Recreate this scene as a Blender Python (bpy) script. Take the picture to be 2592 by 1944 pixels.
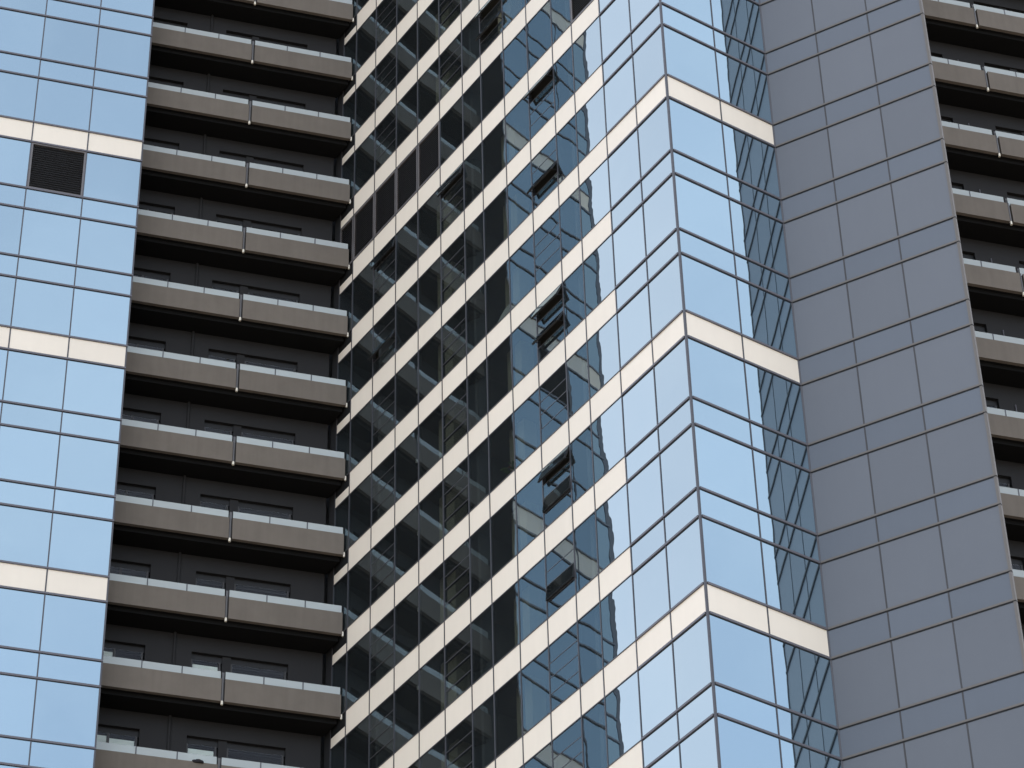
import bpy, bmesh, math, random
from mathutils import Matrix, Vector, Euler

random.seed(7)
for o in list(bpy.data.objects):
    bpy.data.objects.remove(o)
SC = bpy.context.scene
COL = SC.collection
rad = math.radians

# ------------------------------------------------------------------ camera
EYE = 1.6
F_PX, IMG_W, IMG_H = 7714.42, 2592.0, 1944.0
PITCH, ROLL = 0.69925886, -0.02848779
_c, _s = math.cos(PITCH), math.sin(PITCH)
FW = Vector((0, _c, _s)); UP0 = Vector((0, -_s, _c)); RT0 = Vector((1, 0, 0))
RT = math.cos(ROLL) * RT0 + math.sin(ROLL) * UP0
UP = -math.sin(ROLL) * RT0 + math.cos(ROLL) * UP0
CAM_POS = Vector((0, 0, EYE))
cam_data = bpy.data.cameras.new('camera')
cam = bpy.data.objects.new('camera', cam_data)
COL.objects.link(cam)
cam.matrix_world = Matrix((
    (RT.x, UP.x, -FW.x, CAM_POS.x), (RT.y, UP.y, -FW.y, CAM_POS.y),
    (RT.z, UP.z, -FW.z, CAM_POS.z), (0, 0, 0, 1)))
cam_data.sensor_width = 36.0
cam_data.lens = F_PX / IMG_W * 36.0
cam_data.clip_start = 0.5
cam_data.clip_end = 6000
SC.camera = cam

# ------------------------------------------------------------------ sky and sun
SUN_AZ, SUN_EL = rad(104), rad(48)          # the sun stands behind the tower: the faces in view are all in shade
world = bpy.data.worlds.new('World')
SC.world = world
world.use_nodes = True
wn, wl = world.node_tree.nodes, world.node_tree.links
wn.clear()
w_out = wn.new('ShaderNodeOutputWorld')
w_bg = wn.new('ShaderNodeBackground')
w_sky = wn.new('ShaderNodeTexSky')
w_sky.sky_type = 'NISHITA'
w_sky.sun_disc = False
w_sky.sun_elevation = SUN_EL
w_sky.sun_rotation = math.pi / 2 - SUN_AZ
w_sky.air_density = 1.0
w_sky.dust_density = 2.4
w_sky.ozone_density = 1.0
# a thin, even veil of high cloud over the whole sky
w_tc = wn.new('ShaderNodeTexCoord')
w_no = wn.new('ShaderNodeTexNoise')
w_no.inputs['Scale'].default_value = 5.5
w_no.inputs['Detail'].default_value = 8
w_no.inputs['Roughness'].default_value = 0.55
w_rm = wn.new('ShaderNodeMapRange')
w_rm.inputs['From Min'].default_value = 0.35
w_rm.inputs['From Max'].default_value = 0.75
w_rm.inputs['To Min'].default_value = 0.16
w_rm.inputs['To Max'].default_value = 0.29
w_mx = wn.new('ShaderNodeMix')
w_mx.data_type = 'RGBA'
w_mx.inputs['B'].default_value = (12.5, 12.3, 12.2, 1)
wl.new(w_tc.outputs['Generated'], w_no.inputs['Vector'])
wl.new(w_no.outputs['Fac'], w_rm.inputs['Value'])
wl.new(w_rm.outputs['Result'], w_mx.inputs['Factor'])
wl.new(w_sky.outputs['Color'], w_mx.inputs['A'])
wl.new(w_mx.outputs['Result'], w_bg.inputs['Color'])
wl.new(w_bg.outputs['Background'], w_out.inputs['Surface'])
w_bg.inputs['Strength'].default_value = 0.14

sun_data = bpy.data.lights.new('sun', 'SUN')
sun_data.energy = 3.8
sun_data.angle = rad(0.53)
sun_data.color = (1.0, 0.94, 0.86)
sun = bpy.data.objects.new('sun', sun_data)
COL.objects.link(sun)
sd = Vector((math.cos(SUN_AZ) * math.cos(SUN_EL), math.sin(SUN_AZ) * math.cos(SUN_EL), math.sin(SUN_EL)))
sun.rotation_euler = (-sd).to_track_quat('-Z', 'Y').to_euler()
sun.location = (0, 60, 200)

SC.view_settings.view_transform = 'Standard'
SC.view_settings.look = 'None'
SC.view_settings.gamma = 1.0
SC.view_settings.use_curve_mapping = False
SC.view_settings.exposure = 1.66
SC.render.engine = 'CYCLES'
SC.cycles.max_bounces = 10
SC.cycles.transparent_max_bounces = 12
SC.cycles.glossy_bounces = 5
SC.render.resolution_x, SC.render.resolution_y = 1024, 768


# ------------------------------------------------------------------ materials
def new_mat(name):
    m = bpy.data.materials.new(name)
    m.use_nodes = True
    nt = m.node_tree
    nt.nodes.clear()
    out = nt.nodes.new('ShaderNodeOutputMaterial')
    return m, nt, out


def plain(name, col, rough=0.5, metal=0.0, spec=0.5, var=0.0, vscale=2.0, per_object=0.0, bump=0.0, bscale=30.0, streak=0.0):
    m, nt, out = new_mat(name)
    N, L = nt.nodes, nt.links
    b = N.new('ShaderNodeBsdfPrincipled')
    b.inputs['Roughness'].default_value = rough
    b.inputs['Metallic'].default_value = metal
    b.inputs['Specular IOR Level'].default_value = spec
    tc = N.new('ShaderNodeNewGeometry')
    no = N.new('ShaderNodeTexNoise')
    no.inputs['Scale'].default_value = vscale
    no.inputs['Detail'].default_value = 7
    no.inputs['Roughness'].default_value = 0.62
    L.new(tc.outputs['Position'], no.inputs['Vector'])
    oi = N.new('ShaderNodeObjectInfo')
    # value = 1 + var*(noise-.5)*2 + per_object*(random-.5)*2
    a = N.new('ShaderNodeMath'); a.operation = 'MULTIPLY_ADD'
    a.inputs[1].default_value = 2 * var; a.inputs[2].default_value = 1 - var - per_object
    L.new(no.outputs['Fac'], a.inputs[0])
    c = N.new('ShaderNodeMath'); c.operation = 'MULTIPLY_ADD'
    c.inputs[1].default_value = 2 * per_object
    L.new(oi.outputs['Random'], c.inputs[0]); L.new(a.outputs[0], c.inputs[2])
    if streak:      # rain streaks running down the face
        mp = N.new('ShaderNodeMapping'); mp.inputs['Scale'].default_value = (5.0, 5.0, 0.35)
        L.new(tc.outputs['Position'], mp.inputs['Vector'])
        ns = N.new('ShaderNodeTexNoise'); ns.inputs['Scale'].default_value = 1.0; ns.inputs['Detail'].default_value = 4
        L.new(mp.outputs[0], ns.inputs['Vector'])
        sm = N.new('ShaderNodeMath'); sm.operation = 'MULTIPLY_ADD'
        sm.inputs[1].default_value = 2 * streak; sm.inputs[2].default_value = -streak
        L.new(ns.outputs['Fac'], sm.inputs[0])
        ad = N.new('ShaderNodeMath'); ad.operation = 'ADD'
        L.new(c.outputs[0], ad.inputs[0]); L.new(sm.outputs[0], ad.inputs[1])
        c = ad
    hv = N.new('ShaderNodeHueSaturation')
    hv.inputs['Color'].default_value = (*col, 1)
    L.new(c.outputs[0], hv.inputs['Value'])
    L.new(hv.outputs['Color'], b.inputs['Base Color'])
    if bump:
        n2 = N.new('ShaderNodeTexNoise')
        n2.inputs['Scale'].default_value = bscale
        n2.inputs['Detail'].default_value = 5
        L.new(tc.outputs['Position'], n2.inputs['Vector'])
        bp = N.new('ShaderNodeBump')
        bp.inputs['Strength'].default_value = 0.6
        bp.inputs['Distance'].default_value = bump
        L.new(n2.outputs['Fac'], bp.inputs['Height'])
        L.new(bp.outputs['Normal'], b.inputs['Normal'])
    L.new(b.outputs[0], out.inputs['Surface'])
    return m


def glass(name, ior, tint, body, clear=0.0, wave=0.004, pillow=0.004, haze=0.0):
    """Coated facade glass: a mirror-like coat over a dark body or a dim see-through body.
    Every pane bulges a little and ripples a little, so that reflections bend from pane to pane."""
    m, nt, out = new_mat(name)
    N, L = nt.nodes, nt.links
    tc = N.new('ShaderNodeTexCoord')
    oi = N.new('ShaderNodeObjectInfo')
    rnd = N.new('ShaderNodeMath'); rnd.operation = 'MULTIPLY'; rnd.inputs[1].default_value = 91.7
    L.new(oi.outputs['Random'], rnd.inputs[0])
    off = N.new('ShaderNodeVectorMath'); off.operation = 'ADD'
    L.new(tc.outputs['Object'], off.inputs[0]); L.new(rnd.outputs[0], off.inputs[1])
    n1 = N.new('ShaderNodeTexNoise')
    n1.inputs['Scale'].default_value = 1.1; n1.inputs['Detail'].default_value = 0.0
    n1.inputs['Roughness'].default_value = 0.35
    L.new(off.outputs[0], n1.inputs['Vector'])
    n2 = N.new('ShaderNodeTexNoise')
    n2.inputs['Scale'].default_value = 4.0; n2.inputs['Detail'].default_value = 0.0
    L.new(off.outputs[0], n2.inputs['Vector'])
    sx = N.new('ShaderNodeSeparateXYZ'); L.new(tc.outputs['Object'], sx.inputs[0])
    xx = N.new('ShaderNodeMath'); xx.operation = 'MULTIPLY'
    L.new(sx.outputs['X'], xx.inputs[0]); L.new(sx.outputs['X'], xx.inputs[1])
    zz = N.new('ShaderNodeMath'); zz.operation = 'MULTIPLY'
    L.new(sx.outputs['Z'], zz.inputs[0]); L.new(sx.outputs['Z'], zz.inputs[1])
    q = N.new('ShaderNodeMath'); q.operation = 'MULTIPLY_ADD'; q.inputs[1].default_value = 0.5
    L.new(zz.outputs[0], q.inputs[0]); L.new(xx.outputs[0], q.inputs[2])
    pr = N.new('ShaderNodeMath'); pr.operation = 'MULTIPLY_ADD'   # each pane bulges by its own amount
    pr.inputs[1].default_value = pillow * 1.6; pr.inputs[2].default_value = pillow * 0.2
    L.new(oi.outputs['Random'], pr.inputs[0])
    h0 = N.new('ShaderNodeMath'); h0.operation = 'MULTIPLY'
    L.new(q.outputs[0], h0.inputs[0]); L.new(pr.outputs[0], h0.inputs[1])
    h1 = N.new('ShaderNodeMath'); h1.operation = 'MULTIPLY_ADD'; h1.inputs[1].default_value = wave
    L.new(n1.outputs['Fac'], h1.inputs[0]); L.new(h0.outputs[0], h1.inputs[2])
    h2 = N.new('ShaderNodeMath'); h2.operation = 'MULTIPLY_ADD'; h2.inputs[1].default_value = wave * 0.075
    L.new(n2.outputs['Fac'], h2.inputs[0]); L.new(h1.outputs[0], h2.inputs[2])
    bp = N.new('ShaderNodeBump')
    bp.inputs['Strength'].default_value = 1.0
    bp.inputs['Distance'].default_value = 1.0
    L.new(h2.outputs[0], bp.inputs['Height'])
    gl = N.new('ShaderNodeBsdfGlossy')
    gl.inputs['Color'].default_value = (*tint, 1)
    gl.inputs['Roughness'].default_value = 0.0
    L.new(bp.outputs['Normal'], gl.inputs['Normal'])
    tv = N.new('ShaderNodeMath'); tv.operation = 'MULTIPLY_ADD'
    tv.inputs[1].default_value = 0.09; tv.inputs[2].default_value = 0.93
    L.new(oi.outputs['Random'], tv.inputs[0])
    th = N.new('ShaderNodeHueSaturation'); th.inputs['Color'].default_value = (*tint, 1)
    L.new(tv.outputs[0], th.inputs['Value']); L.new(th.outputs['Color'], gl.inputs['Color'])
    fr = N.new('ShaderNodeFresnel'); fr.inputs['IOR'].default_value = ior
    df = N.new('ShaderNodeBsdfDiffuse'); df.inputs['Color'].default_value = (*body, 1)
    base = df.outputs[0]
    if clear:
        tr = N.new('ShaderNodeBsdfTransparent')
        tr.inputs['Color'].default_value = (clear * 0.97, clear, clear * 0.97, 1)
        base = tr.outputs[0]
        if haze:        # even pale haze put into the pane colour to lift its blacks
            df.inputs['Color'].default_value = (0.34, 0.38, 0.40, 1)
            dm = N.new('ShaderNodeMixShader'); dm.inputs[0].default_value = haze
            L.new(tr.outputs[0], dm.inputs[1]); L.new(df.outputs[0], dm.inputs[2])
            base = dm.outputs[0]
    ge = N.new('ShaderNodeNewGeometry')     # the coat is on the outer face only
    ff = N.new('ShaderNodeMath'); ff.operation = 'SUBTRACT'; ff.inputs[0].default_value = 1.0
    L.new(ge.outputs['Backfacing'], ff.inputs[1])
    fm = N.new('ShaderNodeMath'); fm.operation = 'MULTIPLY'
    L.new(fr.outputs[0], fm.inputs[0]); L.new(ff.outputs[0], fm.inputs[1])
    mx = N.new('ShaderNodeMixShader')
    L.new(fm.outputs[0], mx.inputs[0]); L.new(base, mx.inputs[1]); L.new(gl.outputs[0], mx.inputs[2])
    L.new(mx.outputs[0], out.inputs['Surface'])
    return m


def etched_glass(name):
    m, nt, out = new_mat(name)
    N, L = nt.nodes, nt.links
    df = N.new('ShaderNodeBsdfDiffuse'); df.inputs['Color'].default_value = (0.43, 0.455, 0.43, 1)
    tr = N.new('ShaderNodeBsdfTransparent'); tr.inputs['Color'].default_value = (0.86, 0.93, 0.93, 1)
    m1 = N.new('ShaderNodeMixShader'); m1.inputs[0].default_value = 0.30
    L.new(df.outputs[0], m1.inputs[1]); L.new(tr.outputs[0], m1.inputs[2])
    gl = N.new('ShaderNodeBsdfGlossy'); gl.inputs['Roughness'].default_value = 0.08
    gl.inputs['Color'].default_value = (0.9, 0.95, 0.95, 1)
    fr = N.new('ShaderNodeFresnel'); fr.inputs['IOR'].default_value = 1.5
    m2 = N.new('ShaderNodeMixShader')
    L.new(fr.outputs[0], m2.inputs[0]); L.new(m1.outputs[0], m2.inputs[1]); L.new(gl.outputs[0], m2.inputs[2])
    L.new(m2.outputs[0], out.inputs['Surface'])
    return m


def lamp_mat(name, col, strength):
    m, nt, out = new_mat(name)
    e = nt.nodes.new('ShaderNodeEmission')
    e.inputs['Color'].default_value = (*col, 1); e.inputs['Strength'].default_value = strength
    nt.links.new(e.outputs[0], out.inputs['Surface'])
    return m


M = {
    'sky_glass': glass('sky_glass', 4.2, (0.665, 0.875, 0.97), (0.018, 0.026, 0.036), 0.0, 0.0014, 0.0012),
    'pale_sky_glass': glass('pale_sky_glass', 3.55, (0.755, 0.88, 0.89), (0.018, 0.026, 0.036), 0.0, 0.0014, 0.0012),  # same mirror glass, the whiter reflected sky put into its tint
    'clear_glass': glass('clear_glass', 2.8, (0.70, 0.88, 0.99), (0.01, 0.01, 0.01), 0.66, 0.0014, 0.0022, haze=0.022),
    'cream': plain('cream_panel', (0.71, 0.63, 0.515), 0.42, var=0.04, vscale=0.9, per_object=0.022, streak=0.03),
    'grey_panel': plain('grey_panel', (0.088, 0.096, 0.108), 0.32, var=0.06, vscale=0.7, per_object=0.06, bump=0.012, bscale=0.8, streak=0.025),
    'slate_panel': plain('slate_panel', (0.078, 0.091, 0.109), 0.30, var=0.06, vscale=0.7, per_object=0.05, bump=0.012, bscale=0.8, streak=0.025),
    'frame': plain('frame_metal', (0.050, 0.048, 0.052), 0.42, metal=0.2, var=0.10, vscale=6),
    'cap': plain('cap_metal', (0.085, 0.080, 0.090), 0.42, metal=0.1, var=0.10, vscale=5),
    'taupe': plain('taupe_trim', (0.135, 0.125, 0.115), 0.7, spec=0.2, var=0.06, vscale=4),
    'post': plain('post_grey', (0.078, 0.074, 0.072), 0.5, var=0.08, vscale=6),
    'gap': plain('joint_black', (0.008, 0.008, 0.009), 0.7),
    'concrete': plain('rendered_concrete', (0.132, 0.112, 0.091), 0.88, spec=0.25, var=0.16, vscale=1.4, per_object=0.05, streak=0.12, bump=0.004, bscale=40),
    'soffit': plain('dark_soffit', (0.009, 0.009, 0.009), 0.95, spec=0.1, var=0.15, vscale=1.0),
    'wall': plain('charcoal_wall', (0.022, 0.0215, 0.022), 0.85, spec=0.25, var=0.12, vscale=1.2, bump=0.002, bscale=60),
    'etched': etched_glass('etched_glass'),
    'louvre': plain('louvre_black', (0.024, 0.024, 0.024), 0.5),
    'joint': plain('joint_dark', (0.030, 0.028, 0.028), 0.6),
    'louvre_frame': plain('louvre_frame', (0.11, 0.10, 0.097), 0.5),
    'blind': plain('white_blind', (0.74, 0.74, 0.76), 0.8, var=0.04, vscale=3),
    'pipe': plain('cream_pipe', (0.72, 0.66, 0.54), 0.5, var=0.05, vscale=8),
    'core': plain('core_dark', (0.095, 0.10, 0.105), 0.9, var=0.2, vscale=0.5),
    'ceiling': plain('room_ceiling', (0.060, 0.057, 0.050), 0.9, var=0.05),
    'olive': plain('olive_column', (0.30, 0.285, 0.21), 0.85, var=0.10, vscale=2.0),
    'room_white': plain('room_white', (0.66, 0.68, 0.66), 0.85, var=0.05),
    'leaf': plain('leaf_green', (0.10, 0.19, 0.045), 0.5, var=0.3, vscale=12),
    'petal': plain('petal_red', (0.35, 0.06, 0.04), 0.6, var=0.2, vscale=12),
    'pot': plain('pot_clay', (0.30, 0.13, 0.07), 0.8, var=0.15, vscale=9),
    'cloth': plain('dark_cloth', (0.022, 0.02, 0.022), 0.95, spec=0.1, var=0.3, vscale=20),
    'paving': plain('pale_paving', (0.16, 0.14, 0.118), 0.9, spec=0.2, var=0.15, vscale=0.06),
    'lamp': lamp_mat('lamp_glow', (1.0, 0.82, 0.6), 9.0),
}


# ------------------------------------------------------------------ helpers
def in_view(pts, margin=130):
    xs, ys = [], []
    for q in pts:
        d = q - CAM_POS
        t = d.dot(FW)
        if t <= 1:
            return False
        xs.append(IMG_W / 2 + F_PX * d.dot(RT) / t)
        ys.append(IMG_H / 2 - F_PX * d.dot(UP) / t)
    return max(xs) > -margin and min(xs) < IMG_W + margin and max(ys) > -margin and min(ys) < IMG_H + margin


class Wall:
    """A vertical plane: u runs to the right as seen from the street, n points out of the face."""
    def __init__(self, x, y, az):
        self.o = Vector((x, y, 0)); self.az = az
        self.U = Vector((math.cos(az), math.sin(az), 0))
        self.N = Vector((math.sin(az), -math.cos(az), 0))
        self.R = Matrix(((self.U.x, -self.N.x, 0, 0), (self.U.y, -self.N.y, 0, 0), (0, 0, 1, 0), (0, 0, 0, 1)))
        self.ext = {}

    def at(self, u, z, n=0.0):
        q = self.o + self.U * u + self.N * n
        return Vector((q.x, q.y, z))


CACHE = {}


def box_mesh(w, t, h, mat):
    key = (round(w, 4), round(t, 4), round(h, 4), mat)
    if key not in CACHE:
        me = bpy.data.meshes.new(mat)
        x, y, z = w / 2, t / 2, h / 2
        v = [(-x, -y, -z), (x, -y, -z), (x, y, -z), (-x, y, -z), (-x, -y, z), (x, -y, z), (x, y, z), (-x, y, z)]
        f = [(0, 3, 2, 1), (4, 5, 6, 7), (0, 1, 5, 4), (1, 2, 6, 5), (2, 3, 7, 6), (3, 0, 4, 7)]
        me.from_pydata(v, [], f)
        me.materials.append(M[mat])
        CACHE[key] = me
    return CACHE[key]


ROOT_LOC = Vector((0, 72, 0))
TOWER = bpy.data.objects.new('high_rise_tower', None)
COL.objects.link(TOWER)
TOWER.location = ROOT_LOC
TOWER['label'] = 'high-rise apartment tower with blue glass walls, cream bands and stacked grey concrete balconies'
TOWER['category'] = 'tower'


def link_part(name, me, label=None):
    o = bpy.data.objects.new(name, me)
    COL.objects.link(o)
    o.parent = TOWER
    o.matrix_parent_inverse = Matrix.Translation(-ROOT_LOC)
    if label:
        o['label'] = label
    return o


def ext_add(wall, mat, verts, faces):
    vs, fs = wall.ext.setdefault(mat, ([], []))
    b = len(vs)
    vs.extend(verts)
    fs.extend([tuple(b + i for i in f) for f in faces])


BOXF = [(0, 3, 2, 1), (4, 5, 6, 7), (0, 1, 5, 4), (1, 2, 6, 5), (2, 3, 7, 6), (3, 0, 4, 7)]


def box(parent, name, wall, mat, u0, u1, z0, z1, n0, n1, force=None, tilt=None):
    """A box piece between u0..u1, z0..z1, n0..n1 (n1 is the outer side). Pieces in the picture become objects
    of their own; those far outside the frame are joined into the wall's extension."""
    pts = [wall.at(u, z, n) for z in (z0, z1) for (u, n) in ((u0, n1), (u1, n1), (u1, n0), (u0, n0))]
    vis = in_view(pts) if force is None else force
    if not vis:
        ext_add(wall, mat, [tuple(q) for q in pts], BOXF)
        return None
    me = box_mesh(u1 - u0, n1 - n0, z1 - z0, mat)
    o = bpy.data.objects.new(name, me)
    COL.objects.link(o)
    o.parent = parent
    o.matrix_basis = Matrix.Translation(wall.at((u0 + u1) / 2, (z0 + z1) / 2, (n0 + n1) / 2)) @ wall.R @ (tilt or Matrix())
    return o


def poly_mesh(name, mat, verts, faces):
    me = bpy.data.meshes.new(name)
    me.from_pydata([tuple(v) for v in verts], [], faces)
    for mm in (mat if isinstance(mat, (list, tuple)) else [mat]):
        me.materials.append(M[mm])
    bm = bmesh.new(); bm.from_mesh(me)
    bmesh.ops.recalc_face_normals(bm, faces=bm.faces)
    bm.to_mesh(me); bm.free()
    return me


def prism(name, mat, pts, z0, z1):
    n = len(pts)
    v = [(q[0], q[1], z0) for q in pts] + [(q[0], q[1], z1) for q in pts]
    f = [tuple(range(n))[::-1], tuple(range(n, 2 * n))] + [(i, (i + 1) % n, n + (i + 1) % n, n + i) for i in range(n)]
    return poly_mesh(name, mat, v, f)


# ------------------------------------------------------------------ the tower's lines
H = 3.0                        # storey height
SP = 0.904                     # spandrel height
Z0 = 62.757 + EYE              # top of the spandrel of storey 0 (storeys count downwards)
EX, EY = 4.6462, 61.0636
AZ_B, AZ_C, AZ_D, AZ_F, AZ_A = 2.18019014 - math.pi, 0.60355014, -0.48518339, 0.28518925, 3.436026 - math.pi
UB = [0, 1.4644, 2.9334, 4.3838, 5.4196, 6.7615, 8.0780, 9.3829, 10.4530, 11.8123, 13.1546, 14.4920, 15.8511, 17.1827, 18.07]
WC, WD, WA = 1.9206, 1.65037, 1.83816

WB = Wall(EX, EY, AZ_B)
WCc = Wall(EX, EY, AZ_C)
cd = WCc.at(2 * WC, 0)
WDd = Wall(cd.x, cd.y, AZ_D)
WAa = Wall(-12.0309, 72.2569, AZ_A)
fp = WB.at(-17.3738, 0)
WF = Wall(fp.x, fp.y, AZ_F)
WG = Wall(15.8828, 70.5371, AZ_F)
ZF = 78.4337 + EYE             # parapet top of the first balcony on the left stack
ZG = 75.2282 + EYE
PT, PG = 0.7955, 0.3042
DROP, SET = 0.13, 0.22      # the dark slab hangs below the concrete front and stands back from it
K_TOP, K_BOT = -13, 20         # storeys built, from the ground up
ZBOT = 0.0
ZTOP = Z0 - K_TOP * H


def ztop(k):
    return Z0 - k * H


# ------------------------------------------------------------------ ground
g = bpy.data.meshes.new('ground')
S_ = 2500
g.from_pydata([(-S_, -S_, 0), (S_, -S_, 0), (S_, S_, 0), (-S_, S_, 0)], [], [(0, 1, 2, 3)])
g.materials.append(M['paving'])
go = bpy.data.objects.new('ground', g)
COL.objects.link(go)
go['kind'] = 'structure'

# ------------------------------------------------------------------ solid unseen core, added to keep daylight out of the inside
IN_B = 3.55                    # depth of the rooms behind the banded wall
aL, aR = WAa.at(-5.62, 0, -0.16), WAa.at(-0.06, 0, -0.16)
aRb = WF.at(-7.34, 0, -1.62)
uw = 1.16 * math.tan(rad(18.6))
# the back wall of the left balconies meets the room depth line of the banded wall
nb = -WB.N
p_in = WB.at(-18.9, 0, -IN_B)
p_c = WB.at(-0.12, 0, -IN_B)
w_end = WF.at(-(1.62 * 0.3365) - 0.03, 0, -1.62)
dR = WDd.at(3 * WD + 0.01, 0, -0.16)
gL = WG.at(-2.62, 0, -1.62)
gR = WG.at(9.0, 0, -1.62)
core_pts = [aL, aR, aRb, w_end, WB.at(-19.2, 0, -0.3), WB.at(-19.2, 0, -IN_B), p_c, WCc.at(2 * WC - 0.16, 0, -0.16), WDd.at(0.05, 0, -0.16), dR, gL, gR,
            Vector((20, 96, 0)), Vector((-24, 96, 0))]
CORE = link_part('daylight_block_core', prism('daylight_block_core', 'core', core_pts, 0.0, ZTOP + 0.6))

# ------------------------------------------------------------------ curtain walls
curtain = {}


def make_wall(key, wall, u_left, u_right, label, back=True):
    if back:   # dark backing sheet close behind the panels
        pts = [wall.at(u_left, 0, -0.07), wall.at(u_right, 0, -0.07), wall.at(u_right, 0, -0.12), wall.at(u_left, 0, -0.12)]
        me = prism('curtain_wall', 'gap', pts, 0.0, ZTOP)
    else:
        me = None
    curtain[key] = link_part('curtain_wall', me, label)
    return curtain[key]


PW, CW, DW = None, None, None
A_ = make_wall('A', WAa, -5.62, -0.03, 'blue mirror-glass wall with cream bands and a black louvre beside the left balconies')
C_ = make_wall('C', WCc, 0.05, 2 * WC - 0.03, 'narrow blue glass wall with a cream band every third storey')
D_ = make_wall('D', WDd, 0.03, 3 * WD + 0.02, 'matt grey panelled wall')


def louvre_mesh(w, h):
    key = ('louvre', round(w, 3), round(h, 3))
    if key in CACHE:
        return CACHE[key]
    vs, fs, mi = [], [], []

    def bx(x0, x1, y0, y1, z0, z1, m, sh=0.0):
        b = len(vs)
        for z in (z0, z1):
            for (x, y) in ((x0, y0), (x1, y0), (x1, y1), (x0, y1)):
                vs.append((x, y + (sh if z == z1 else 0), z))
        for f in BOXF:
            fs.append(tuple(b + i for i in f)); mi.append(m)
    fr = 0.065
    bx(-w / 2, -w / 2 + fr, -0.02, 0.06, -h / 2, h / 2, 1)
    bx(w / 2 - fr, w / 2, -0.02, 0.06, -h / 2, h / 2, 1)
    bx(-w / 2 + fr, w / 2 - fr, -0.02, 0.06, -h / 2, -h / 2 + fr, 1)
    bx(-w / 2 + fr, w / 2 - fr, -0.02, 0.06, h / 2 - fr, h / 2, 1)
    bx(-w / 2 + fr, w / 2 - fr, 0.05, 0.06, -h / 2 + fr, h / 2 - fr, 0)
    n = int((h - 2 * fr) / 0.092)
    for i in range(n):
        z = -h / 2 + fr + 0.015 + i * (h - 2 * fr) / n
        bx(-w / 2 + fr, w / 2 - fr, -0.012, 0.004, z, z + 0.034, 1 if False else 2, 0.03)
    me = bpy.data.meshes.new('louvre')
    me.from_pydata(vs, [], fs)
    for mm in ('gap', 'louvre_frame', 'louvre'):
        me.materials.append(M[mm])
    me.polygons.foreach_set('material_index', mi)
    CACHE[key] = me
    return me


def louvre(parent, wall, u0, u1, z0, z1):
    o = bpy.data.objects.new('louvre_grille', louvre_mesh(u1 - u0, z1 - z0))
    COL.objects.link(o)
    o.parent = parent
    o.matrix_basis = Matrix.Translation(wall.at((u0 + u1) / 2, (z0 + z1) / 2, -0.01)) @ wall.R
    return o


def tiny_tilt(a=0.0012):
    return Euler((random.uniform(-a, a), 0, random.uniform(-a, a))).to_matrix().to_4x4()


HG = 0.022      # half of the joint at horizontal lines
VG = 0.012
# A, C and D: panels between caps
for key, wall, cols in (('A', WAa, [(-WA * (i + 1), -WA * i) for i in range(3)]),
                        ('C', WCc, [(0, WC), (WC, 2 * WC)]),
                        ('D', WDd, [(i * WD, (i + 1) * WD) for i in range(3)])):
    par = curtain[key]
    for k in range(K_TOP, K_BOT + 1):
        zt, zb, zn = ztop(k), ztop(k) - SP, ztop(k + 1)
        for ci, (u0, u1) in enumerate(cols):
            a, b = u0 + VG, u1 - VG
            if key == 'A' and ci == 0: b = u1 - 0.05
            if key == 'D' and ci == 2: b = u1 - 0.035
            if key == 'D' and ci == 0: a = u0 + 0.03
            if key == 'C' and ci == 1: b = u1 - 0.03
            if key == 'D':
                box(par, 'wall_panel', wall, 'slate_panel', a, b, zb + HG, zt - HG, -0.05, 0.0)
                if zn > 0.05:
                    box(par, 'wall_panel', wall, 'grey_panel', a, b, zn + HG, zb - HG, -0.05, 0.0)
            else:
                white = (k % 3 == 0)
                box(par, 'spandrel_panel' if white else 'spandrel_glass', wall, 'cream' if white else 'sky_glass',
                    a, b, zb + HG, zt - HG, -0.04, 0.0, tilt=None if white else tiny_tilt())
                if zn > 0.05:
                    if key == 'A' and k == -3 and ci == 1:
                        louvre(par, wall, a, b, zn + HG, zb - HG)
                    else:
                        box(par, 'glass_pane', wall, 'sky_glass', a, b, zn + HG, zb - HG, -0.04, 0.0, tilt=tiny_tilt())
    # verticals
    ul, ur = cols[-1][0] if key == 'A' else cols[0][0], cols[0][1] if key == 'A' else cols[-1][1]
    inner = {'A': [-WA, -2 * WA], 'C': [WC], 'D': [WD, 2 * WD]}[key]
    for u in inner:
        hw, pr = (0.020, 0.008) if key == 'D' else (0.021, 0.012)
        box(par, 'mullion', wall, 'joint' if key == 'D' else 'frame', u - hw, u + hw, 0.0, ZTOP, -0.06, pr, force=True)
    # horizontal caps
    for k in range(K_TOP, K_BOT + 1):
        for zl in (ztop(k), ztop(k) - SP):
            if zl < 0.3:
                continue
            if key == 'D':
                c = box(par, 'cap_rail', wall, 'taupe', ul + 0.03, ur + 0.045, zl - 0.018, zl + 0.040, -0.05, 0.030)
                box(par, 'shadow_joint', wall, 'gap', ul + 0.03, ur + 0.05, zl - 0.042, zl - 0.018, -0.05, 0.022)
            else:
                lo, hi = (ul - 0.05, ur + 0.0) if key == 'A' else (ul + 0.055, ur - 0.02)
                box(par, 'cap_rail', wall, 'cap', lo, hi, zl - 0.030, zl + 0.036, -0.05, 0.036)

# edge trims
box(A_, 'edge_trim', WAa, 'frame', -0.05, 0.0, 0.0, ZTOP, -0.9, 0.010, force=True)
box(A_, 'edge_trim', WAa, 'frame', -5.72, -5.52, 0.0, ZTOP, -1.2, 0.010, force=True)
box(D_, 'edge_trim', WDd, 'taupe', 3 * WD - 0.035, 3 * WD + 0.04, 0.0, ZTOP, -0.10, 0.018, force=True)
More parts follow.
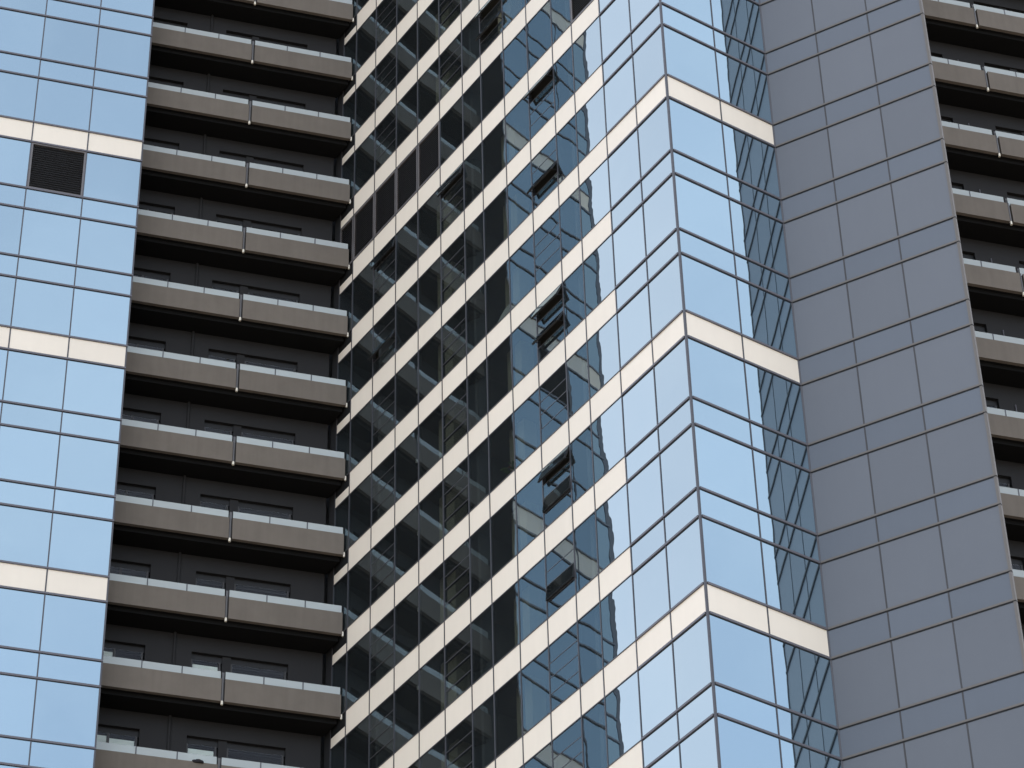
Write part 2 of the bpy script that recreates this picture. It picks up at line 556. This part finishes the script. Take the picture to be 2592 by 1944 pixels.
# outer corner between the banded wall and the narrow wall; inner corner to the grey wall
corner = [WCc.at(0.045, 0, 0.014), WCc.at(0.045, 0, -0.10), WB.at(-0.045, 0, -0.10), WB.at(-0.045, 0, 0.014), WCc.at(-0.016, 0, 0.016)]
co = bpy.data.objects.new('corner_mullion', prism('corner_mullion', 'frame', corner, 0.0, ZTOP))
COL.objects.link(co); co.parent = C_
ic = [WCc.at(2 * WC - 0.03, 0, 0.006), WDd.at(0.03, 0, 0.006), WDd.at(0.03, 0, -0.1), WCc.at(2 * WC - 0.03, 0, -0.1)]
co = bpy.data.objects.new('corner_mullion', prism('corner_mullion', 'frame', ic, 0.0, ZTOP))
COL.objects.link(co); co.parent = D_

# ------------------------------------------------------------------ the banded wall B
B_ = link_part('banded_wall', None, 'window wall striped with cream spandrel bands, some awning windows open')
OPENABLE = {4, 8, 11}
# (storey, column) -> {sash index: opening angle}
OPEN = {(-4, 6): {0: 24, 2: 24}, (-2, 4): {0: 27}, (-2, 8): {0: 16}, (-2, 11): {0: 14}, (-1, 4): {2: 27}, (-1, 11): {2: 24},
        (1, 4): {0: 25, 2: 27}, (3, 4): {0: 20, 2: 6.5}, (4, 4): {2: 6.5}}
TR = [0.904, 1.48, 1.94, 2.46, 3.0]


def sash_mesh(w, h):
    key = ('sash', round(w, 3), round(h, 3))
    if key in CACHE:
        return CACHE[key]
    vs, fs, mi = [], [], []

    def bx(x0, x1, y0, y1, z0, z1, m):
        b = len(vs)
        for z in (z0, z1):
            for (x, y) in ((x0, y0), (x1, y0), (x1, y1), (x0, y1)):
                vs.append((x, y, z))
        for f in BOXF:
            fs.append(tuple(b + i for i in f)); mi.append(m)
    f_, t = 0.06, 0.05          # hung from its top edge: z runs from 0 down to -h
    bx(-w / 2, -w / 2 + f_, 0, t, -h, 0, 1)
    bx(w / 2 - f_, w / 2, 0, t, -h, 0, 1)
    bx(-w / 2 + f_, w / 2 - f_, 0, t, -f_, 0, 1)
    bx(-w / 2 + f_, w / 2 - f_, 0, t, -h, -h + f_, 1)
    bx(-w / 2 + f_ * 0.2, w / 2 - f_ * 0.2, -0.006, -0.001, -h + 0.008, -0.008, 0)
    # stay arms
    for sx in (-1, 1):
        x = sx * (w / 2 - 0.075)
        b = len(vs)
        y1, z1 = 0.05, -h + 0.1
        y2, z2 = 0.05 + h * 0.30, -h * 0.55
        for (yy, zz) in ((y1, z1), (y2, z2)):
            vs.extend([(x - 0.012, yy, zz - 0.012), (x + 0.012, yy, zz - 0.012), (x + 0.012, yy, zz + 0.012), (x - 0.012, yy, zz + 0.012)])
        for f in BOXF:
            fs.append(tuple(b + i for i in f)); mi.append(1)
    me = bpy.data.meshes.new('awning_sash')
    me.from_pydata(vs, [], fs)
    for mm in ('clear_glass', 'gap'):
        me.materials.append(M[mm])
    me.polygons.foreach_set('material_index', mi)
    CACHE[key] = me
    return me


def sash(u0, u1, z1, h, ang):
    o = bpy.data.objects.new('awning_sash', sash_mesh(u1 - u0, h))
    COL.objects.link(o)
    o.parent = B_
    tilt = Euler((-rad(ang), 0, 0)).to_matrix().to_4x4()
    o.matrix_basis = Matrix.Translation(WB.at((u0 + u1) / 2, z1, 0.012)) @ WB.R @ tilt
    return o


for k in range(K_TOP, K_BOT + 1):
    zt, zb, zn = ztop(k), ztop(k) - SP, ztop(k + 1)
    for c in range(14):
        u1, u0 = -UB[c] - 0.013, -UB[c + 1] + 0.013
        if c == 0: u1 = -0.045
        glassy = c < 2
        white = (k % 3 == 0) or not glassy
        mirror = c < 3
        hg = HG if glassy else 0.014
        if c == 13:      # inside the balcony recess the cream strip is low, with a dark panel above it
            box(B_, 'spandrel_panel', WB, 'cream', u0, u1, zb + hg, zb + 0.38, -0.04, 0.0)
            box(B_, 'dark_panel', WB, 'soffit', u0, u1, zb + 0.385, zt - hg, -0.04, -0.004)
        else:
            box(B_, 'spandrel_panel' if white else 'spandrel_glass', WB, 'cream' if white else 'pale_sky_glass',
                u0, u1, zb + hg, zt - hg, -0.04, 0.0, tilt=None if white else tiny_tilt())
        if zn < 0.05:
            continue
        if k == -3 and (c == 2 or c >= 9):
            if in_view([WB.at(u0, zn), WB.at(u1, zb)], 400):
                louvre(B_, WB, u0, u1, zn + 0.014, zb - 0.014)
                continue
        ops = OPEN.get((k, c), {})
        if (c in OPENABLE and k != -3) or ops:
            for si in range(4):
                a, b = zt - TR[si + 1] + 0.012, zt - TR[si] - 0.014
                if si in ops:
                    sash(u0 + 0.01, u1 - 0.01, b, b - a, ops[si])
                else:
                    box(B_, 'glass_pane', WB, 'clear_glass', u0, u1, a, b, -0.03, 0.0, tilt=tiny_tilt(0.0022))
                if si:
                    box(B_, 'transom', WB, 'frame', u0, u1, zt - TR[si] - 0.014, zt - TR[si] + 0.012, -0.06, 0.006)
        else:
            box(B_, 'glass_pane', WB, 'pale_sky_glass' if mirror else 'clear_glass', u0, u1, zn + hg, zb - hg, -0.03, 0.0, tilt=tiny_tilt(0.0016))
    for zl in (zt, zb):
        if zl > 0.3:
            box(B_, 'cap_rail', WB, 'cap', -UB[2], -0.055, zl - 0.030, zl + 0.036, -0.05, 0.036)
            box(B_, 'cap_rail', WB, 'frame', -UB[14], -UB[2] - 0.004, zl - 0.016, zl + 0.016, -0.05, 0.016)
box(B_, 'end_panel', WB, 'gap', -18.42, -18.07, 0.0, ZTOP, -0.10, -0.012, force=True)
for i in range(1, 15):
    hw = 0.020
    u = -UB[i] + (0.03 if i == 14 else 0)
    box(B_, 'mullion', WB, 'frame', u - hw, u + hw, 0.0, ZTOP, -0.09, 0.014, force=True)

# floors of the rooms behind the banded wall
for k in range(-9, 10):
    zt = ztop(k)
    pts = [WB.at(-17.9, 0, -0.1), WB.at(-0.2, 0, -0.1), WB.at(-0.2, 0, -IN_B), WB.at(-18.2, 0, -IN_B)]
    me = prism('floor_slab', 'ceiling', pts, zt - 0.74, zt - 0.12)
    o = bpy.data.objects.new('floor_slab', me)
    COL.objects.link(o); o.parent = B_
    # columns and partitions standing behind the glass
    for (ua, ub, na, nb_, mt) in ((-12.80, -11.98, -0.95, -0.50, 'olive'), (-9.05, -8.30, -0.95, -0.50, 'olive'),
                                  (-15.9, -15.75, -3.4, -0.25, 'core'), (-10.4, -10.28, -3.4, -0.25, 'core'), (-5.0, -4.85, -3.4, -0.25, 'core'),
                                  (-2.95, -2.85, -3.4, -0.12, 'core')):
        if k == -3 and mt == 'olive':
            continue
        nm = 'room_column' if mt == 'olive' else 'partition'
        box(B_, nm, WB, mt, ua, ub, zt - 3.12, zt - 0.74, na, nb_)

# pale rounded blind panel added low in one window, and a lit ceiling lamp in another
zc = ztop(0)
seg = 12
prof = []
for i in range(seg + 1):
    t = i / seg
    prof.append((-9.12 + 0.92 * t, 0.34 + 0.42 * math.sin(math.pi * (0.10 + 0.62 * t))))
vs, fs = [], []
for (u, h) in prof:
    for nn in (-0.22, -0.34):
        vs.append(WB.at(u, ztop(1) - 0.10, nn)); vs.append(WB.at(u, ztop(1) - 0.10 + h, nn))
for i in range(seg):
    a = 4 * i
    fs += [(a, a + 4, a + 5, a + 1), (a + 2, a + 3, a + 7, a + 6), (a + 1, a + 5, a + 7, a + 3), (a, a + 2, a + 6, a + 4)]
fs += [(0, 1, 3, 2), (4 * seg, 4 * seg + 2, 4 * seg + 3, 4 * seg + 1)]
ch = bpy.data.objects.new('sofa_back', poly_mesh('sofa_back', 'room_white', vs, fs))
COL.objects.link(ch)
ch['label'] = 'pale rounded blind panel standing low behind a window of the banded wall'
ch['category'] = 'sofa'
bmx = bmesh.new()
bmesh.ops.create_cone(bmx, cap_ends=True, segments=14, radius1=0.055, radius2=0.07, depth=0.06)
me = bpy.data.meshes.new('ceiling_lamp'); bmx.to_mesh(me); bmx.free(); me.materials.append(M['lamp'])
lo = bpy.data.objects.new('ceiling_lamp', me)
COL.objects.link(lo); lo.parent = B_
lo.matrix_basis = Matrix.Translation(WB.at(-7.62, ztop(-4) - 0.77, -1.35))


# ------------------------------------------------------------------ balconies
def pipe_mesh(r, h, mat, seg=12):
    key = ('pipe', r, round(h, 3), mat)
    if key not in CACHE:
        b = bmesh.new()
        bmesh.ops.create_cone(b, cap_ends=True, segments=seg, radius1=r, radius2=r, depth=h)
        me = bpy.data.meshes.new(mat); b.to_mesh(me); b.free(); me.materials.append(M[mat])
        CACHE[key] = me
    return CACHE[key]


def pipe(parent, name, wall, mat, u, n, z0, z1, r):
    if not in_view([wall.at(u, z0, n), wall.at(u, z1, n)]):
        return
    o = bpy.data.objects.new(name, pipe_mesh(r, z1 - z0, mat))
    COL.objects.link(o); o.parent = parent
    o.matrix_basis = Matrix.Translation(wall.at(u, (z0 + z1) / 2, n))


SLANT = 0.3365                 # the banded wall leans away from the balcony front by 18.6 degrees


def balcony(wall, zt, u_l, u_r, gap, joints, slant, right_tip, label=None):
    zb = zt - PT
    s = SLANT if slant else 0.0
    fpts = [wall.at(u_l, 0, -SET), wall.at(u_r - SET * s, 0, -SET), wall.at(u_r - 0.965 * s, 0, -0.965), wall.at(u_l, 0, -0.965)]
    pts = [q for q in fpts]
    test = [Vector((q.x, q.y, z)) for q in (wall.at(u_l, 0), wall.at(u_r, 0)) for z in (zb - 0.5, zt + 2.2)]
    vis = in_view(test)
    if vis:
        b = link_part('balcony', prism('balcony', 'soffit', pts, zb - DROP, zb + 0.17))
        if label:
            b['label'] = label
    else:
        b = None
        vs = [tuple(Vector((q.x, q.y, zb - DROP))) for q in pts] + [tuple(Vector((q.x, q.y, zb + 0.17))) for q in pts]
        ext_add(wall, 'soffit', vs, [(3, 2, 1, 0), (4, 5, 6, 7), (0, 1, 5, 4), (1, 2, 6, 5), (2, 3, 7, 6), (3, 0, 4, 7)])
    # the ledge that carries the concrete front
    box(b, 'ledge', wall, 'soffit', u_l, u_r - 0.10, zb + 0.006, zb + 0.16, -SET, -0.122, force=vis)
    # concrete fronts either side of the gap
    edges = [u_l] + [e for gp in gap for e in gp] + [u_r]
    for i in range(0, len(edges), 2):
        box(b, 'parapet', wall, 'concrete', edges[i], edges[i + 1], zb, zt, -0.12, 0.0, force=vis)
    # etched glass panes and the slim posts between them
    for (a, c) in joints:
        box(b, 'glass_pane', wall, 'etched', a + 0.018, c - 0.018, zt - 0.03, zt + PG, -0.085, -0.070, force=vis)
    for i in range(len(joints) - 1):
        m0, m1 = joints[i][1] - 0.016, joints[i + 1][0] + 0.016
        if joints[i + 1][0] - joints[i][1] < 0.05:
            box(b, 'post', wall, 'frame', m0, m1, zt - 0.03, zt + PG + 0.004, -0.10, -0.062, force=vis)
    for (a, c) in gap:
        m = (a + c) / 2
        box(b, 'post', wall, 'post', m - 0.030, m + 0.040, zb + 0.02, zt + PG + 0.004, -0.18, -0.122, force=vis)
        if vis:
            pipe(b, 'downpipe', wall, 'post', m - 0.012, -0.05, zb + 0.03, zt + 0.02, 0.036)
            pipe(b, 'pipe_tip', wall, 'pipe', m - 0.012, -0.05, zb - 0.095, zb + 0.03, 0.038)
    if vis and right_tip:
        pipe(b, 'pipe_tip', wall, 'pipe', u_r + 0.02, -0.03, zb - 0.06, zb + 0.10, 0.030)
    return b


def rear_wall(wall, zt, u_l, u_r, openings, slant, pier, blinds):
    """Charcoal wall at the back of a balcony; zt is the parapet top of the balcony it stands on."""
    zf, zc_ = zt - PT + 0.17, zt + H - PT - DROP
    head = zt + 1.50
    n0, n1 = -1.15, -0.95
    ur = u_r - 1.0 * (SLANT if slant else 0) - (0.10 if slant else 0)
    test = [wall.at(u, z, n1) for u in (u_l, u_r) for z in (zf, zc_)]
    vis = in_view(test)
    vs, fs = [], []

    def bx(a, c, z0, z1, m0=n0, m1=n1):
        b0 = len(vs)
        for z in (z0, z1):
            for (u, n) in ((a, m1), (c, m1), (c, m0), (a, m0)):
                vs.append(tuple(wall.at(u, z, n)))
        for f in BOXF:
            fs.append(tuple(b0 + i for i in f))
    cur = u_l
    for (a, c, piers) in openings:
        if a > cur + 0.02:
            bx(cur, a, zf, zc_)
        bx(max(a, u_l), c, head, zc_)
        for (pa, pc) in piers:
            bx(pa, pc, zf, head, n0, n1 - 0.06)
        cur = c
    bx(cur, ur, zf, zc_)
    if not vis:
        ext_add(wall, 'wall', vs, fs)
        par = None
    else:
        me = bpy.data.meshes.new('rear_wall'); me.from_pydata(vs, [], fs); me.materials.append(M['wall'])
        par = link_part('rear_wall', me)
    for oi, (a, c, piers) in enumerate(openings):
        segs, x = [], a
        for (pa, pc) in piers:
            segs.append((x, pa)); x = pc
        segs.append((x, c))
        for si, (p, q) in enumerate(segs):
            box(par, 'room_dark', wall, 'gap', p, q, zf, head, n0 - 0.42, n0 - 0.40, force=vis)  # black sheet added for the darkness of the room behind
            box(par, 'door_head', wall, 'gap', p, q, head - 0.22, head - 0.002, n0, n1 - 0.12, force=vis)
            box(par, 'door_frame', wall, 'joint', p, p + 0.055, zf, head - 0.22, n0, n1 - 0.08, force=vis)
            box(par, 'door_frame', wall, 'joint', q - 0.10, q - 0.045, zf, head - 0.22, n0, n1 - 0.08, force=vis)
            mid = [-6.745] if (oi == 0 and wall is WF) else []
            for m in mid:
                box(par, 'door_frame', wall, 'joint', m - 0.035, m + 0.035, zf, head - 0.22, n0, n1 - 0.075, force=vis)
            box(par, 'door_glass', wall, 'door_glass', p + 0.055, q - 0.10, zf, head - 0.22, n1 - 0.11, n1 - 0.10, force=vis)
            if vis and (oi, si) in blinds:
                lo_, spans = blinds[(oi, si)]
                for (s0, s1, top) in spans:
                    box(par, 'blind', wall, 'blind', s0, s1, zf, zt + top, n1 - 0.15, n1 - 0.135, force=True)
                    box(par, 'blind_rail', wall, 'cap', s0, s1, zt + 0.52, zt + 0.545, n1 - 0.134, n1 - 0.125, force=True)
    return par


M['door_glass'] = glass('door_glass', 1.3, (0.95, 0.97, 1.0), (0.01, 0.01, 0.012), 0.90, 0.0, 0.0)
F_JOINTS = [(-7.28, -6.04), (-6.04, -4.84), (-4.84, -3.665), (-3.555, -2.385), (-2.385, -1.20), (-1.20, -0.05)]
F_OPEN = [(-7.30, -5.85, []), (-4.45, -1.49, [(-3.50, -3.24)])]
F_BLINDS = {
    10: {(0, 0): (0, [(-7.25, -6.79, 1.20), (-6.70, -5.97, 1.14)]), (1, 0): (0, [(-4.38, -3.62, 1.14)])},
    9: {(0, 0): (0, [(-7.25, -6.79, 1.17)]), (1, 0): (0, [(-4.38, -3.62, 1.14)])},
    8: {(0, 0): (0, [(-6.70, -5.97, 0.86)]), (1, 0): (0, [(-4.38, -3.62, 0.60)])},
    7: {(0, 0): (0, [(-6.70, -5.97, 0.70)]), (1, 0): (0, [(-4.38, -3.62, 0.95)])},
    6: {(0, 0): (0, [(-6.70, -5.97, 0.62)]), (1, 0): (0, [(-4.38, -3.62, 0.62)])},
    5: {(0, 0): (0, [(-7.25, -5.97, 0.55)]), (1, 0): (0, [(-4.38, -3.62, 0.55)])},
    4: {(0, 0): (0, [(-7.25, -6.79, 0.50)])},
}
for i in range(-5, 26):
    zt = ZF - i * H
    if zt < 2:
        continue
    balcony(WF, zt, -7.30, -0.05, [(-3.66, -3.55)], F_JOINTS, True, True,
            'left-hand balcony with six etched panes, a small dark bundle on its parapet' if i == 10 else None)
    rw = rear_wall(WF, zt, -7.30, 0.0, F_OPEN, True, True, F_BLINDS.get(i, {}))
    if rw:
        pipe(rw, 'wall_pipe', WF, 'wall', -4.985, -0.915, zt - PT + 0.17, zt + H - PT - DROP, 0.045)

G_JOINTS = [(-2.55, -1.25), (-1.25, -0.085), (0.015, 1.15), (1.15, 2.33), (2.33, 3.5), (3.6, 4.8), (4.8, 6.0)]
G_OPEN = [(-2.4, -0.95, []), (0.55, 3.4, [(1.5, 1.75)])]
for i in range(-6, 25):
    zt = ZG - i * H
    if zt < 2:
        continue
    balcony(WG, zt, -2.60, 6.0, [(-0.035, 0.085)], G_JOINTS, False, False)
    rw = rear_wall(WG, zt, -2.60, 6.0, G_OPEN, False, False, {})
    if rw:
        pipe(rw, 'wall_pipe', WG, 'cap', -0.42, -0.93, zt - PT + 0.17, zt + 1.35, 0.022)

# ------------------------------------------------------------------ joined storeys beyond the frame
for wname, wall in (('A', WAa), ('B', WB), ('C', WCc), ('D', WDd), ('F', WF), ('G', WG)):
    for mt, (vs, fs) in wall.ext.items():
        if not vs:
            continue
        me = bpy.data.meshes.new('facade_continuation')
        me.from_pydata(vs, [], fs)
        me.materials.append(M[mt])
        o = link_part('facade_continuation', me)
        o['kind'] = 'stuff'

# ------------------------------------------------------------------ small things
# a dark bundle lying over the parapet of one balcony
bz = ZF - 10 * H
bm = bmesh.new()
bmesh.ops.create_icosphere(bm, subdivisions=3, radius=1.0)
for v in bm.verts:
    x, y, z = v.co
    w = 1 + 0.16 * math.sin(5 * x + 2 * z) + 0.10 * math.sin(7 * y + 4 * x)
    v.co = Vector((x * 0.165 * w, y * 0.10, max(z, -0.35) * 0.085 * w - (0.035 if y < -0.4 else 0)))
me = bpy.data.meshes.new('cloth_bundle'); bm.to_mesh(me); bm.free(); me.materials.append(M['cloth'])
for pl in me.polygons:
    pl.use_smooth = True
bo = bpy.data.objects.new('cloth_bundle', me)
COL.objects.link(bo)
bo.matrix_world = Matrix.Translation(WF.at(-4.21, bz + 0.028, -0.035)) @ WF.R
bo['label'] = 'small dark bundle of cloth lying on a concrete balcony parapet'
bo['category'] = 'cloth'

# a flowering plant behind one window of the banded wall
pz = ztop(3) - 0.12
base = WB.at(-8.55, pz, -0.33)
plant = bpy.data.objects.new('potted_plant', None)
COL.objects.link(plant)
plant.location = base
plant['label'] = 'green plant with a few red flowers standing behind a window of the banded wall'
plant['category'] = 'plant'
bm = bmesh.new()
bmesh.ops.create_cone(bm, cap_ends=True, segments=18, radius1=0.10, radius2=0.14, depth=0.24)
for v in bm.verts:
    v.co.z += 0.12
me = bpy.data.meshes.new('pot'); bm.to_mesh(me); bm.free(); me.materials.append(M['pot'])
o = bpy.data.objects.new('pot', me); COL.objects.link(o); o.parent = plant
rp = random.Random(3)


def leaves(name, mat, n, size, zlo, zhi, spread):
    vs, fs = [], []
    for _ in range(n):
        a, zz = rp.uniform(0, 6.283), rp.uniform(zlo, zhi)
        r = rp.uniform(0.05, spread)
        c = Vector((r * math.cos(a), r * math.sin(a) * 0.5, zz))
        d = Vector((math.cos(a), math.sin(a) * 0.6, rp.uniform(-0.2, 0.7))).normalized()
        sd_ = d.cross(Vector((rp.uniform(-1, 1), rp.uniform(-1, 1), 1))).normalized()
        L_ = size * rp.uniform(0.7, 1.3)
        b = len(vs)
        vs += [c - d * L_ * 0.5, c + sd_ * L_ * 0.25, c + d * L_ * 0.5 + Vector((0, 0, -0.02)), c - sd_ * L_ * 0.25]
        fs.append((b, b + 1, b + 2, b + 3))
    me_ = bpy.data.meshes.new(name)
    me_.from_pydata([tuple(v) for v in vs], [], fs)
    me_.materials.append(M[mat])
    o_ = bpy.data.objects.new(name, me_)
    COL.objects.link(o_); o_.parent = plant


leaves('foliage', 'leaf', 70, 0.17, 0.28, 0.80, 0.36)
leaves('flower', 'petal', 14, 0.10, 0.42, 0.78, 0.34)
